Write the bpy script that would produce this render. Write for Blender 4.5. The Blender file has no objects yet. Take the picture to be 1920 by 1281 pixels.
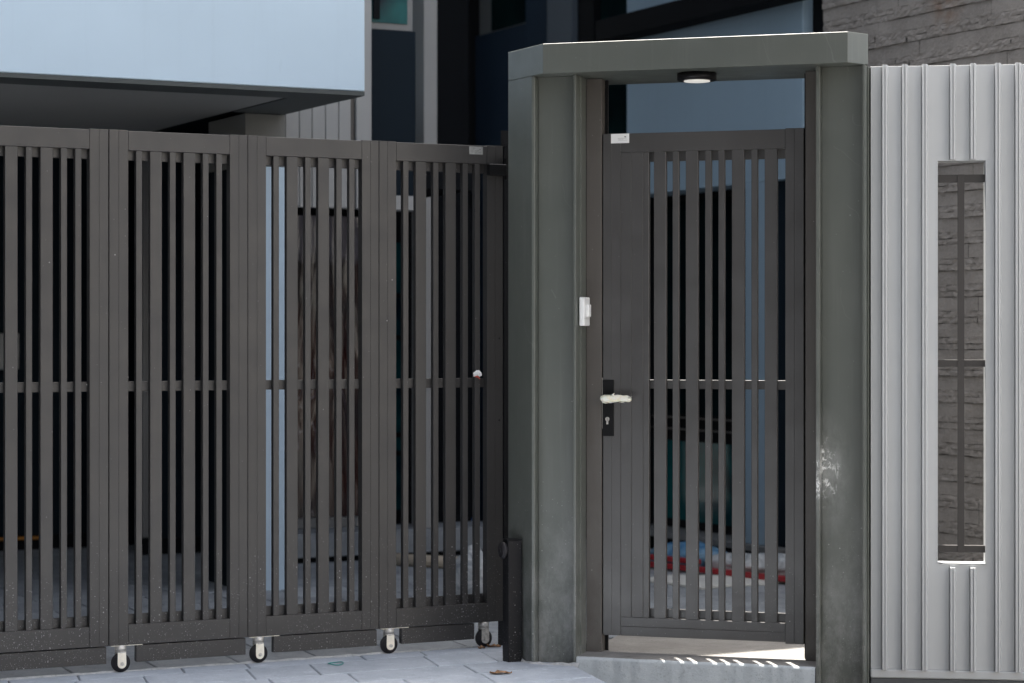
import bpy, bmesh, math, random
from mathutils import Vector, Matrix
random.seed(7)
R = math.radians
scn = bpy.context.scene
COL = scn.collection

# ------------------------------------------------------------------ camera, sky, sun, exposure
CAM_Z = 1.317
FPX = 4246.0
cam_d = bpy.data.cameras.new('camera')
cam = bpy.data.objects.new('camera', cam_d); COL.objects.link(cam)
cam.location = (0, 0, CAM_Z); cam.rotation_euler = (R(90), 0, 0)
cam_d.sensor_width = 36; cam_d.lens = 36*FPX/1920
cam_d.shift_y = -11.5/1920
cam_d.clip_end = 2000
cam_d.dof.use_dof = True; cam_d.dof.focus_distance = 8.95; cam_d.dof.aperture_fstop = 2.4
scn.camera = cam

SUN_EL = 65.0
SUN_DIR = Vector((-.177*math.cos(R(SUN_EL)), .984*math.cos(R(SUN_EL)), math.sin(R(SUN_EL))))
world = bpy.data.worlds.new('World'); scn.world = world
world.use_nodes = True
wn = world.node_tree
for n in list(wn.nodes): wn.nodes.remove(n)
sky = wn.nodes.new('ShaderNodeTexSky'); sky.sky_type = 'NISHITA'; sky.sun_disc = False
sky.sun_elevation = R(SUN_EL); sky.sun_rotation = math.atan2(-.177, .984)
sky.altitude = 0; sky.air_density = 1.0; sky.dust_density = 5.0; sky.ozone_density = 0.6
bg = wn.nodes.new('ShaderNodeBackground'); bg.inputs['Strength'].default_value = 0.13
wo = wn.nodes.new('ShaderNodeOutputWorld')
haz = wn.nodes.new('ShaderNodeHueSaturation'); haz.inputs['Saturation'].default_value = .42
wn.links.new(sky.outputs[0], haz.inputs['Color']); wn.links.new(haz.outputs[0], bg.inputs[0]); wn.links.new(bg.outputs[0], wo.inputs[0])

sun_d = bpy.data.lights.new('sun', 'SUN'); sun_d.energy = 4.2; sun_d.angle = R(.5); sun_d.color = (1, .95, .87)
sun = bpy.data.objects.new('sun', sun_d); COL.objects.link(sun)
sun.rotation_euler = (-SUN_DIR).to_track_quat('-Z', 'Y').to_euler()
sun.location = (0, 0, 20)

scn.view_settings.view_transform = 'Standard'
scn.view_settings.look = 'None'
scn.view_settings.exposure = 1.85
scn.view_settings.gamma = 1.0
scn.view_settings.use_curve_mapping = False
scn.render.resolution_x = 1024; scn.render.resolution_y = 683

# ------------------------------------------------------------------ helpers
def ang(deg): return math.cos(R(deg)), math.sin(R(deg))
GC, GS = ang(27)           # gate direction
def at(px, py, Y):         # survey helper: a sighted point at ground distance Y
    return Vector(((px-960)/FPX*Y, Y, CAM_Z-(py-629)/FPX*Y))

def tag(o, label=None, cat=None, group=None, kind=None):
    if label: o['label'] = label
    if cat: o['category'] = cat
    if group: o['group'] = group
    if kind: o['kind'] = kind
    return o

def thing(name, label, cat, loc=(0, 0, 0), rot=0, group=None, kind=None):
    o = bpy.data.objects.new(name, None); COL.objects.link(o)
    o.empty_display_size = .1
    o.location = loc; o.rotation_euler = (0, 0, R(rot))
    return tag(o, label, cat, group, kind)

def link_mesh(name, me, mat, parent=None, loc=None):
    o = bpy.data.objects.new(name, me); COL.objects.link(o)
    if mat is not None and not me.materials: me.materials.append(mat)
    if parent: o.parent = parent
    if loc is not None: o.location = loc
    return o

def finish(bm, name, smooth=False):
    bmesh.ops.recalc_face_normals(bm, faces=bm.faces)
    me = bpy.data.meshes.new(name); bm.to_mesh(me); bm.free()
    if smooth:
        for p in me.polygons: p.use_smooth = True
    return me

def bm_box(bm, x0, x1, y0, y1, z0, z1):
    vs = [bm.verts.new((x, y, z)) for z in (z0, z1) for y in (y0, y1) for x in (x0, x1)]
    for f in ((0,2,3,1),(4,5,7,6),(0,1,5,4),(2,6,7,3),(0,4,6,2),(1,3,7,5)):
        bm.faces.new([vs[i] for i in f])

def bevel(bm, w):
    if w: bmesh.ops.bevel(bm, geom=list(bm.edges), offset=w, segments=1, affect='EDGES', profile=.5)

def box_mesh(x0, x1, y0, y1, z0, z1, bev=.0012, name='box'):
    bm = bmesh.new(); bm_box(bm, x0, x1, y0, y1, z0, z1); bevel(bm, bev)
    return finish(bm, name)

def box(name, x0, x1, y0, y1, z0, z1, mat, parent=None, bev=.0012, loc=None):
    return link_mesh(name, box_mesh(x0, x1, y0, y1, z0, z1, bev, name), mat, parent, loc)

def bm_prism(bm, poly, z0, z1):
    b = [bm.verts.new((p[0], p[1], z0)) for p in poly]
    t = [bm.verts.new((p[0], p[1], z1)) for p in poly]
    n = len(poly)
    bm.faces.new(b[::-1]); bm.faces.new(t)
    for i in range(n):
        bm.faces.new((b[i], b[(i+1) % n], t[(i+1) % n], t[i]))

def prism(name, poly, z0, z1, mat, parent=None, bev=.0015):
    bm = bmesh.new(); bm_prism(bm, poly, z0, z1)
    bmesh.ops.recalc_face_normals(bm, faces=bm.faces); bevel(bm, bev)
    return link_mesh(name, finish(bm, name), mat, parent)

def bm_cyl(bm, c, axis, r, l, seg=24, r2=None):
    axis = Vector(axis).normalized()
    m = Matrix.Translation(Vector(c)) @ axis.to_track_quat('Z', 'Y').to_matrix().to_4x4()
    return bmesh.ops.create_cone(bm, cap_ends=True, segments=seg, radius1=r, radius2=r if r2 is None else r2, depth=l, matrix=m)

def cyl(name, c, axis, r, l, mat, parent=None, seg=24, bev=0, smooth=False, r2=None):
    bm = bmesh.new(); bm_cyl(bm, c, axis, r, l, seg, r2)
    if bev: bmesh.ops.bevel(bm, geom=[e for e in bm.edges if len(e.link_faces) == 2 and e.calc_face_angle(0) > .8], offset=bev, segments=2, affect='EDGES')
    me = finish(bm, name)
    if smooth:
        for p in me.polygons: p.use_smooth = len(p.vertices) == 4
    return link_mesh(name, me, mat, parent)

# ------------------------------------------------------------------ materials
class N:
    def __init__(s, name):
        s.m = bpy.data.materials.new(name); s.m.use_nodes = True
        s.t = s.m.node_tree; s.b = s.t.nodes['Principled BSDF']
        s._p = None
    def n(s, typ, **kw):
        nd = s.t.nodes.new(typ)
        for k, v in kw.items(): setattr(nd, k, v)
        return nd
    def l(s, a, b): s.t.links.new(a, b)
    def setin(s, sock, v):
        if hasattr(v, 'links'): s.l(v, sock)
        else: sock.default_value = v
    def pos(s):
        if s._p is None: s._p = s.n('ShaderNodeNewGeometry').outputs['Position']
        return s._p
    def objpos(s): return s.n('ShaderNodeTexCoord').outputs['Object']
    def mapping(s, vec, scale=(1, 1, 1), rot=(0, 0, 0), loc=(0, 0, 0)):
        m = s.n('ShaderNodeMapping'); s.l(vec, m.inputs[0])
        m.inputs['Scale'].default_value = scale; m.inputs['Rotation'].default_value = rot; m.inputs['Location'].default_value = loc
        return m.outputs[0]
    def noise(s, vec, scale, detail=4, rough=.55, dist=0):
        x = s.n('ShaderNodeTexNoise'); s.l(vec, x.inputs['Vector'])
        x.inputs['Scale'].default_value = scale; x.inputs['Detail'].default_value = detail
        x.inputs['Roughness'].default_value = rough; x.inputs['Distortion'].default_value = dist
        return x.outputs['Fac']
    def math(s, op, a, b=None, c=None, clamp=False):
        x = s.n('ShaderNodeMath', operation=op); x.use_clamp = clamp
        s.setin(x.inputs[0], a)
        if b is not None: s.setin(x.inputs[1], b)
        if c is not None: s.setin(x.inputs[2], c)
        return x.outputs[0]
    def ramp(s, v, a, b, lo=0., hi=1.):
        x = s.n('ShaderNodeMapRange'); x.clamp = True
        s.setin(x.inputs[0], v)
        x.inputs[1].default_value = a; x.inputs[2].default_value = b
        x.inputs[3].default_value = lo; x.inputs[4].default_value = hi
        return x.outputs[0]
    def mix(s, f, a, b):
        x = s.n('ShaderNodeMix', data_type='RGBA')
        s.setin(x.inputs[0], f)
        for sock, v in ((x.inputs[6], a), (x.inputs[7], b)):
            if hasattr(v, 'links'): s.l(v, sock)
            else: sock.default_value = (*v, 1)
        return x.outputs[2]
    def xyz(s, vec):
        x = s.n('ShaderNodeSeparateXYZ'); s.l(vec, x.inputs[0]); return x.outputs
    def bump(s, h, strength=.3, dist=.002, normal=None):
        x = s.n('ShaderNodeBump'); s.l(h, x.inputs['Height'])
        x.inputs['Strength'].default_value = strength; x.inputs['Distance'].default_value = dist
        if normal is not None: s.l(normal, x.inputs['Normal'])
        return x.outputs[0]
    def out(s, col=None, rough=None, normal=None, **kw):
        if col is not None:
            if hasattr(col, 'links'): s.l(col, s.b.inputs['Base Color'])
            else: s.b.inputs['Base Color'].default_value = (*col, 1)
        if rough is not None: s.setin(s.b.inputs['Roughness'], rough)
        if normal is not None: s.l(normal, s.b.inputs['Normal'])
        for k, v in kw.items(): s.b.inputs[k.replace('_', ' ')].default_value = v
        return s.m

def splatter(s, z_lo, z_hi, top, bottom, scale=62., size=.13):
    """dried white splashes: dots that get denser towards the wet ground"""
    p = s.pos()
    res = None
    for k, (sc, sz) in enumerate(((scale, size), (scale*2.1, size*1.25))):
        v = s.n('ShaderNodeTexVoronoi'); v.inputs['Scale'].default_value = sc
        s.l(s.mapping(p, loc=(3.1*k, 1.7, .6)), v.inputs['Vector'])
        cx = s.n('ShaderNodeSeparateColor'); s.l(v.outputs['Color'], cx.inputs[0])
        dens = s.ramp(s.xyz(p)[2], z_lo, z_hi, bottom, top)
        nz = s.ramp(s.noise(p, 3.2, 3), .35, .68)
        dens = s.math('MULTIPLY', dens, s.math('MULTIPLY_ADD', nz, 1.5, .12))
        on = s.math('LESS_THAN', cx.outputs[0], dens)
        rad = s.math('MULTIPLY_ADD', cx.outputs[1], sz, sz*.35)
        dot = s.math('LESS_THAN', v.outputs['Distance'], rad)
        m = s.math('MULTIPLY', s.math('MULTIPLY', on, dot), s.math('MULTIPLY_ADD', cx.outputs[2], .42, .04))
        res = m if res is None else s.math('MAXIMUM', res, m)
    return res

def painted_metal(name, base, rough=.45, var=.12, dust=None, dots=None, streak=True, spec=.4):
    s = N(name); p = s.pos()
    big = s.noise(p, 1.3, 3); fine = s.noise(s.mapping(p, scale=(1, 1, .12)), 60, 3)
    lo = tuple(c*(1-var) for c in base); hi = tuple(c*(1+var) for c in base)
    c = s.mix(s.ramp(big, .3, .7), lo, hi)
    if streak: c = s.mix(s.ramp(fine, .5, .8, 0, .12), c, tuple(min(1, k*1.6) for k in base))
    if dust:
        z = s.xyz(p)[2]
        d = s.math('MULTIPLY', s.ramp(z, dust[0], dust[1], dust[2], 0), s.ramp(s.noise(s.mapping(p, scale=(1, 1, .5)), 7, 6, .7), .35, .75))
        c = s.mix(d, c, (.30, .30, .29))
    if dots:
        c = s.mix(splatter(s, *dots), c, (.62, .62, .62))
    r = s.ramp(s.noise(p, 9, 4), .3, .7, rough-.06, rough+.08)
    return s.out(c, r, s.bump(s.noise(p, 380, 2), .12, .0006), Specular_IOR_Level=spec)

M = {}
M['gate'] = painted_metal('gate_powder_coat', (.044, .0415, .041), .40, .06, dots=(.10, .52, .006, .62, 95., .19), spec=.42)
M['gate_dark'] = painted_metal('gate_dark_coat', (.014, .014, .016), .42, .06, dots=(.0, .6, .02, .5, 90., .18), spec=.15)
M['door'] = painted_metal('door_powder_coat', (.058, .055, .054), .36, .05, dots=(.1, .6, .006, .25, 95., .17), spec=1.0)
M['jamb'] = painted_metal('jamb_paint', (.10, .09, .082), .5, .1, dust=(.1, 1.2, .35), dots=(.1, .9, .02, .22))

def portal_mat():
    s = N('portal_paint'); p = s.pos()
    c = s.mix(s.ramp(s.noise(p, 1.6, 3), .3, .7), (.090, .100, .088), (.118, .126, .110))
    # rain streaks
    st = s.noise(s.mapping(p, scale=(30, 30, 1.2)), 1.5, 4)
    c = s.mix(s.ramp(st, .55, .8, 0, .16), c, (.26, .26, .24))
    z = s.xyz(p)[2]
    d = s.math('MULTIPLY', s.ramp(z, .10, .72, .85, 0), s.ramp(s.noise(s.mapping(p, scale=(1, 1, .6)), 9, 9, .8), .42, .72))
    c = s.mix(d, c, (.34, .34, .33))
    c = s.mix(splatter(s, .05, .75, .015, .55, 75, .16), c, (.6, .6, .58))
    # scratches
    w = s.n('ShaderNodeTexWave', wave_type='BANDS'); s.l(s.mapping(p, rot=(.2, .5, .3)), w.inputs[0])
    w.inputs['Scale'].default_value = 2.2; w.inputs['Distortion'].default_value = 9; w.inputs['Detail'].default_value = 3; w.inputs['Detail Scale'].default_value = 1.2
    sc = s.math('MULTIPLY', s.math('GREATER_THAN', w.outputs['Fac'], .9992), s.math('GREATER_THAN', s.noise(p, 2.6, 2), .6))
    c = s.mix(s.math('MULTIPLY', sc, .10), c, (.5, .5, .48))
    # white plaster splash on the right-hand column
    q = s.mapping(p, loc=(-1.212, -8.70, -.785))
    vm = s.n('ShaderNodeVectorMath', operation='LENGTH'); s.l(s.mapping(q, scale=(17, 3, 7.6)), vm.inputs[0])
    r1 = s.math('ABSOLUTE', s.math('SUBTRACT', s.noise(s.mapping(p, scale=(1, 1, .6), loc=(3.3, 1.1, 5.2)), 21, 4, .62, 1.1), .5))
    lines = s.ramp(r1, .008, .05, 1, 0)
    blot = s.ramp(s.noise(s.mapping(p, loc=(5.7, .3, 2.2)), 30, 5, .7, .4), .38, .52)
    core = s.ramp(s.noise(s.mapping(p, scale=(1.6, 1, .8), loc=(7.1, 2.3, 1.4)), 15, 6, .72, .5), .50, .66)
    area = s.math('MULTIPLY', s.ramp(vm.outputs['Value'], .25, 1.15, 1, 0), s.ramp(s.noise(s.mapping(p, loc=(2.2, 4.4, 9.3)), 13, 2, .5), .40, .58))
    sp = s.math('MULTIPLY', s.math('MAXIMUM', s.math('MULTIPLY', lines, blot), s.math('MULTIPLY', core, .8)), area, clamp=True)
    haze = s.math('MULTIPLY', s.ramp(vm.outputs['Value'], .2, 2.0, .42, 0), s.ramp(s.noise(s.mapping(p, scale=(1, 1, .5)), 14, 6, .75), .3, .75))
    c = s.mix(s.math('MAXIMUM', haze, s.math('MULTIPLY', sp, 3.2, clamp=True)), c, (.82, .82, .8))
    r = s.ramp(s.noise(p, 9, 4), .3, .7, .42, .58)
    return s.out(c, s.math('MULTIPLY', r, .8), s.bump(s.noise(p, 260, 3), .10, .0006), Specular_IOR_Level=1.0)
M['portal'] = portal_mat()

def plain(name, c, rough=.5, var=.1, sc=2.5, **kw):
    s = N(name); p = s.pos()
    col = s.mix(s.ramp(s.noise(p, sc, 5), .3, .7), tuple(k*(1-var) for k in c), tuple(min(1, k*(1+var)) for k in c))
    return s.out(col, rough, **kw)

def plaster(name, c, var=.05, spec=.4):
    s = N(name); p = s.pos()
    col = s.mix(s.ramp(s.noise(p, .9, 4), .3, .7), tuple(k*(1-var) for k in c), tuple(min(1, k*(1+var)) for k in c))
    dr = s.noise(s.mapping(p, scale=(9, 9, .35)), 1.6, 5, .6)
    col = s.mix(s.ramp(dr, .52, .8, 0, .16), col, tuple(k*.74 for k in c))
    marks = s.math('GREATER_THAN', s.noise(s.mapping(p, scale=(1, 1, .4)), 21, 2), .74)
    col = s.mix(s.math('MULTIPLY', marks, .08), col, tuple(k*.7 for k in c))
    return s.out(col, .75, s.bump(s.noise(p, 90, 5, .6), .15, .0015), Specular_IOR_Level=spec)

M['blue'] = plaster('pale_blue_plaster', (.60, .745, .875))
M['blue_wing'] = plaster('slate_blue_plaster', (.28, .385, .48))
M['soffit'] = plaster('soffit_grey', (.33, .33, .32))
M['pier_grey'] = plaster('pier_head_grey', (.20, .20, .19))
M['soffit_edge'] = plaster('soffit_edge_grey', (.085, .095, .095))
M['greywall'] = plaster('grey_wall_boards', (.33, .332, .332))
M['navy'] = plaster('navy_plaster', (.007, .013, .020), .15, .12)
M['white_house'] = plaster('added_house_plaster', (.78, .75, .70))
M['op'] = plaster('added_house_plaster', (.11, .108, .104))
M['nb'] = plaster('dark_grey_plaster', (.07, .07, .07))
M['black'] = plain('black_paint', (.006, .007, .009), .8, Specular_IOR_Level=.1)
M['steelblue'] = plaster('steel_blue_plaster', (.062, .08, .105))
M['frame_grey'] = plain('window_frame_grey', (.15, .155, .16), .45)
M['fence'] = None

def fence_mat():
    s = N('fence_white_coat'); p = s.pos()
    c = s.mix(s.ramp(s.noise(p, 1.1, 3), .3, .7), (.55, .562, .568), (.60, .61, .615))
    st = s.noise(s.mapping(p, scale=(22, 22, .6)), 1.4, 4)
    c = s.mix(s.ramp(st, .55, .85, 0, .10), c, (.50, .50, .49))
    c = s.mix(splatter(s, .02, .5, .0, .03, 40, .05), c, (.2, .2, .2))
    return s.out(c, .42, s.bump(s.noise(s.mapping(p, scale=(40, 40, 1)), 3, 3), .05, .001))
M['fence'] = fence_mat()
M['bar'] = plain('slot_bar_paint', (.052, .047, .045), .45)
M['curb'] = plain('dark_curb_paint', (.10, .105, .11), .6)

def stone_mat(name, rough):
    s = N(name); p = s.pos()
    c = s.mix(s.ramp(s.noise(p, 5, 6, .65), .3, .72), (.235, .216, .200), (.345, .318, .296))
    c = s.mix(s.ramp(s.noise(p, 70, 4, .7), .4, .75, 0, .35), c, (.44, .41, .385))
    # rusty run near the top of the wall
    q = s.mapping(p, loc=(-2.06, -10.73, -2.93)); vm = s.n('ShaderNodeVectorMath', operation='LENGTH'); s.l(s.mapping(q, scale=(6, 6, 4.4)), vm.inputs[0])
    st = s.math('MULTIPLY', s.ramp(vm.outputs['Value'], .2, 1, .7, 0), s.ramp(s.noise(p, 14, 4), .35, .6))
    c = s.mix(st, c, (.20, .115, .07))
    # house frame: x into the wall, y along it, z up; chips lean diagonally
    h = s.mapping(p, rot=(0, 0, R(-27)))
    chips = s.noise(s.mapping(h, rot=(R(38), 0, 0), scale=(1, 26, 52)), 1.5, 4, .6)
    fine = s.noise(h, 60, 4, .6)
    hh = s.math('MULTIPLY_ADD', chips, 1.0 if rough else .55, s.math('MULTIPLY', fine, .35))
    return s.out(c, .9, s.bump(hh, .9, 0.009 if rough else .0075), Specular_IOR_Level=.2)
M['stone'] = stone_mat('split_stone', True)
M['stone_flat'] = stone_mat('sawn_stone', False)
M['joint'] = plain('stone_joint', (.05, .048, .046), .9)

def paving(name, lo, hi, dusty=.3, scale=6):
    s = N(name); p = s.pos()
    oi = s.n('ShaderNodeObjectInfo')
    c = s.mix(s.ramp(s.noise(p, scale, 7, .65), .3, .72), lo, hi)
    c = s.mix(s.math('MULTIPLY', s.ramp(s.noise(p, 17, 6, .75, .6), .55, .68), dusty), c, tuple(min(.8, k*1.35) for k in hi))
    c = s.mix(s.math('MULTIPLY', s.ramp(s.noise(p, 33, 4, .6), .60, .70), .35), c, tuple(k*.6 for k in lo))
    c = s.mix(s.ramp(s.noise(p, 1.7, 4, .6), .52, .72, 0, .35), c, tuple(k*.72 for k in lo))
    c = s.mix(s.math('MULTIPLY', s.ramp(s.noise(p, 90, 3, .7), .58, .66), .4), c, tuple(k*.55 for k in lo))
    v = s.math('MULTIPLY_ADD', oi.outputs['Random'], .22, .89)
    hsv = s.n('ShaderNodeHueSaturation'); s.l(c, hsv.inputs['Color']); s.l(v, hsv.inputs['Value'])
    h = s.math('ADD', s.noise(p, 24, 6, .6), s.math('MULTIPLY', s.noise(p, 160, 3), .3))
    return s.out(hsv.outputs[0], .8, s.bump(h, .5, .006))
M['pave_front'] = paving('driveway_stone', (.37, .41, .465), (.50, .54, .60), .5)
M['pave_back'] = paving('courtyard_stone', (.23, .25, .275), (.34, .365, .395), .35)
M['grout'] = paving('grout', (.20, .21, .22), (.32, .33, .34), .2, 20)
M['mortar'] = paving('pale_mortar', (.42, .43, .44), (.62, .62, .62), .4, 30)
M['doorstep'] = paving('doorstep_concrete', (.46, .50, .525), (.58, .615, .64), .25, 3)
M['tread'] = paving('tread_stone', (.20, .19, .18), (.31, .30, .285), .3, 5)
M['street'] = paving('street_asphalt', (.075, .073, .070), (.12, .118, .112), .2, 1)
M['zinc'] = plain('zinc_plate', (.92, .86, .74), .35, .08, 60, Metallic=.15)
M['steel'] = plain('worn_steel', (.60, .57, .53), .33, .25, 90, Metallic=.45)
M['tyre'] = plain('black_rubber', (.018, .016, .019), .55, .3, 40)
M['blackmetal'] = plain('black_metal', (.008, .008, .009), .4, Specular_IOR_Level=.2)
M['white_plastic'] = plain('white_plastic', (.88, .88, .87), .35, .02)
M['paper'] = plain('paper_label', (.84, .84, .83), .6, .02)
M['paper_grey'] = plain('worn_label', (.30, .30, .29), .6, .25, 70)
M['ink'] = plain('label_ink', (.06, .06, .06), .6)
M['ink_grey'] = plain('label_ink_grey', (.42, .42, .42), .6)
M['red_ink'] = plain('scrap_red_print', (.42, .05, .03), .6)
M['leaf'] = plain('dry_leaf', (.30, .17, .09), .8, .35, 60)
M['teal_plastic'] = plain('teal_plastic', (.05, .30, .28), .4)
M['red'] = plain('red_paint', (.30, .018, .024), .4, .15, 8)
M['board'] = plain('white_board', (.66, .66, .63), .6, .06, 8)
M['pipe'] = plain('cream_pipe', (.50, .43, .34), .5, .1)
M['orange'] = plain('orange_hose', (.40, .17, .03), .5)
M['navy_wing'] = plaster('navy_wing_plaster', (.014, .026, .045), .15, .12)
M['greybox'] = plain('grey_plastic_box', (.30, .31, .31), .5)
M['graysheet'] = plain('grey_sheet', (.33, .32, .34), .6, .2, 14)
def lamp_mat():
    s = N('lamp_diffuser'); s.out((.85, .84, .8), .4)
    s.b.inputs['Emission Color'].default_value = (1, .96, .88, 1); s.b.inputs['Emission Strength'].default_value = .12
    return s.m
M['diffuser'] = lamp_mat()
def wrap_mat():
    s = N('wrapping_foam'); p = s.pos()
    c = s.mix(s.ramp(s.noise(p, 60, 4), .4, .7), (.95, .91, .82), (.92, .80, .58))
    return s.out(c, .6, s.bump(s.noise(p, 120, 4), .5, .003), Subsurface_Weight=.15)
M['wrap'] = wrap_mat()
def glass_mat(name, a, b, sc=2.0, spec=.07):
    s = N(name); p = s.pos()
    n1 = s.noise(s.mapping(p, scale=(1.4, 1.4, 1)), sc, 3, .5, .6)
    return s.out(s.mix(s.ramp(n1, .36, .64), a, b), .06, s.bump(s.noise(p, 1.5, 2), .1, .02), Specular_IOR_Level=spec)
M['teal_glass'] = glass_mat('teal_tinted_glass', (.003, .012, .022), (.008, .10, .105))
M['dark_glass'] = glass_mat('dark_tinted_glass', (.003, .006, .008), (.005, .014, .015), 2.0, 0.0)
def film_mat():
    s = N('plastic_film'); p = s.pos()
    h = s.mapping(p, rot=(0, 0, R(-27)))
    w = s.noise(s.mapping(h, rot=(0, R(25), 0), scale=(6, 1, .9)), 1.5, 2, .5, 1.2)
    ridge = s.math('ABSOLUTE', s.math('SUBTRACT', w, .5))
    top = s.ramp(s.math('MULTIPLY_ADD', s.noise(h, 4, 3), .5, s.xyz(p)[2]), 1.98, 2.08)
    c = s.mix(s.ramp(s.noise(h, 3, 3), .4, .65), (.030, .006, .005), (.022, .018, .022))
    c = s.mix(s.math('MULTIPLY', s.ramp(ridge, 0, .011, .5, 0), s.ramp(s.noise(h, 2.4, 2), .45, .62)), c, (.36, .34, .40))
    c = s.mix(s.math('MULTIPLY', top, .6), c, (.22, .22, .28))
    return s.out(c, .16, s.bump(w, .6, .02), Specular_IOR_Level=.4)
M['film'] = film_mat()
def tarp_mat(name, a, b, rough=.4):
    s = N(name); p = s.pos()
    n1 = s.noise(p, 11, 4, .6, .8)
    return s.out(s.mix(s.ramp(n1, .35, .65), a, b), rough, s.bump(n1, 1, .02))
M['tarp'] = tarp_mat('blue_tarp', (.035, .15, .32), (.20, .34, .46))
M['clear_bag'] = tarp_mat('milky_plastic', (.26, .29, .32), (.62, .64, .66), .25)
M['bag_red'] = tarp_mat('red_bag', (.35, .02, .05), (.25, .04, .10))
M['bag_blue'] = tarp_mat('blue_bag', (.03, .10, .35), (.06, .18, .45))

# ------------------------------------------------------------------ ground
def sheet(name, pts, z, mat, kind='structure', label=None):
    bm = bmesh.new()
    vs = [bm.verts.new((p[0], p[1], z if len(p) == 2 else p[2])) for p in pts]
    bm.faces.new(vs)
    me = finish(bm, name)
    if me.polygons[0].normal.z < 0: me.flip_normals()
    return tag(link_mesh(name, me, mat), label, None, None, kind)
sheet('ground', [(-300, -300), (300, -300), (300, 300), (-300, 300)], -.30, M['street'])

HX, HY = -.663, 10.2                 # house frame: a along the gate, b into the plot
def hw(a, b, z=0): return Vector((HX + a*GC - b*GS, HY + a*GS + b*GC, z))
BG = -.800                            # the gate line in that frame
def floor_z(b): return min(.043*(b-BG), .075)
def ha(px, b):                        # a-coordinate of a sight line where it crosses plane b
    X, Y = HX-b*GS, HY+b*GC; k = (px-960)/FPX
    return (k*Y-X)/(GC-k*GS)

def house_empty(name, label, cat, group=None, kind=None):
    return thing(name, label, cat, (HX, HY, 0), 27, group, kind)

# driveway in front of the gate, a raised slab of split stones
drive = thing('driveway', None, None, (HX, HY, 0), 27, kind='structure')
def skew_tile(a0, a1, b0, b1, z0, z1, sk, bev=.004):
    """a tile whose cross joints lean, front edge shifted by sk*(depth)"""
    bm = bmesh.new()
    f = lambda a, b: (a + sk*(b-BG), b)
    bm_prism(bm, [f(a0, b0), f(a1, b0), f(a1, b1), f(a0, b1)], z0, z1)
    bmesh.ops.bevel(bm, geom=[e for e in bm.edges if all(v.co.z > z1-1e-5 for v in e.verts)], offset=bev, segments=1, affect='EDGES')
    for v in bm.verts:
        if v.co.z > z1-1e-5: v.co.z += random.uniform(-.0012, .0012)
    return finish(bm, 'paving_stone')
SK = .22
a_right = .425
bm = bmesh.new()
f = lambda a, b: (a + SK*(b-BG), b)
bm_prism(bm, [f(-5, -3.4), f(a_right-.005, -3.4), f(a_right-.005, BG+.008), f(-5, BG+.008)], -.32, -.007)
o = link_mesh('grout_bed', finish(bm, 'grout_bed'), M['grout'], drive)
rows = [(BG, BG-.135), (BG-.135, BG-.42), (BG-.42, BG-.66), (BG-.66, BG-.95), (BG-.95, BG-1.2), (BG-1.2, BG-1.6), (BG-1.6, BG-2.1), (BG-2.1, BG-2.6)]
for i, (b1, b0) in enumerate(rows):
    a = a_right - (.0 if i % 2 else .10)
    first = True
    while a > -2.6 - .2*i and i < 8:
        w = random.choice((.27, .33, .42, .50))
        hi = a_right if first else a
        me = skew_tile(a-w+.0022, hi-.0022, b0+.0022, b1-.0022, -.03, random.uniform(-.0015, .001), SK)
        link_mesh('paving_stone', me, M['pave_front'], drive)
        a -= w; first = False
# pale mortar edge where the driveway meets the courtyard slab
bm = bmesh.new()
prev = None
n = 90
for i in range(n+1):
    a = -3.2 + i*(3.35/n)
    w = .006 + .007*random.random()
    h = .0035 + .004*random.random()
    row = [bm.verts.new((a, BG+.004-w, -.002)), bm.verts.new((a, BG+.004-w*.4, h)), bm.verts.new((a, BG+.004+w*.5, h)), bm.verts.new((a, BG+.004+w, -.002))]
    if prev:
        for k in range(3): bm.faces.new((prev[k], row[k], row[k+1], prev[k+1]))
    prev = row
mo = link_mesh('mortar_edge', finish(bm, 'mortar_edge'), M['mortar'], drive)

# courtyard slab behind the gate, rising gently to the house
court = thing('courtyard_floor', None, None, (HX, HY, 0), 27, kind='structure')
bm = bmesh.new()
vs = [bm.verts.new((a, b, floor_z(b) - .008)) for a, b in ((-7, BG+.008), (3.2, BG+.008), (3.2, .945), (-7, .945), (-7, 6.5), (3.2, 6.5))]
bm.faces.new(vs[:4]); bm.faces.new((vs[3], vs[2], vs[5], vs[4]))
link_mesh('grout_bed', finish(bm, 'grout_bed'), M['grout'], court)
b = BG+.012; i = 0
while b < 4.6:
    dep = .30 if b < 1.2 else .60
    wd = .34 if b < 1.2 else .68
    a = -3.6 + (wd/2 if i % 2 else 0)
    k = 0
    while a < 2.66:
        a1 = min(a+wd, 2.66)
        bm = bmesh.new()
        bm_prism(bm, [(a+.004, b+.004), (a1-.004, b+.004), (a1-.004, b+dep-.004), (a+.004, b+dep-.004)], -.02, 0)
        bmesh.ops.bevel(bm, geom=[e for e in bm.edges if all(v.co.z > -1e-5 for v in e.verts)], offset=.003, segments=1, affect='EDGES')
        for v in bm.verts: v.co.z += floor_z(v.co.y)
        link_mesh('paving_slab', finish(bm, 'paving_slab'), M['pave_back'], court)
        a = a1
    b += dep; i += 1

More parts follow.
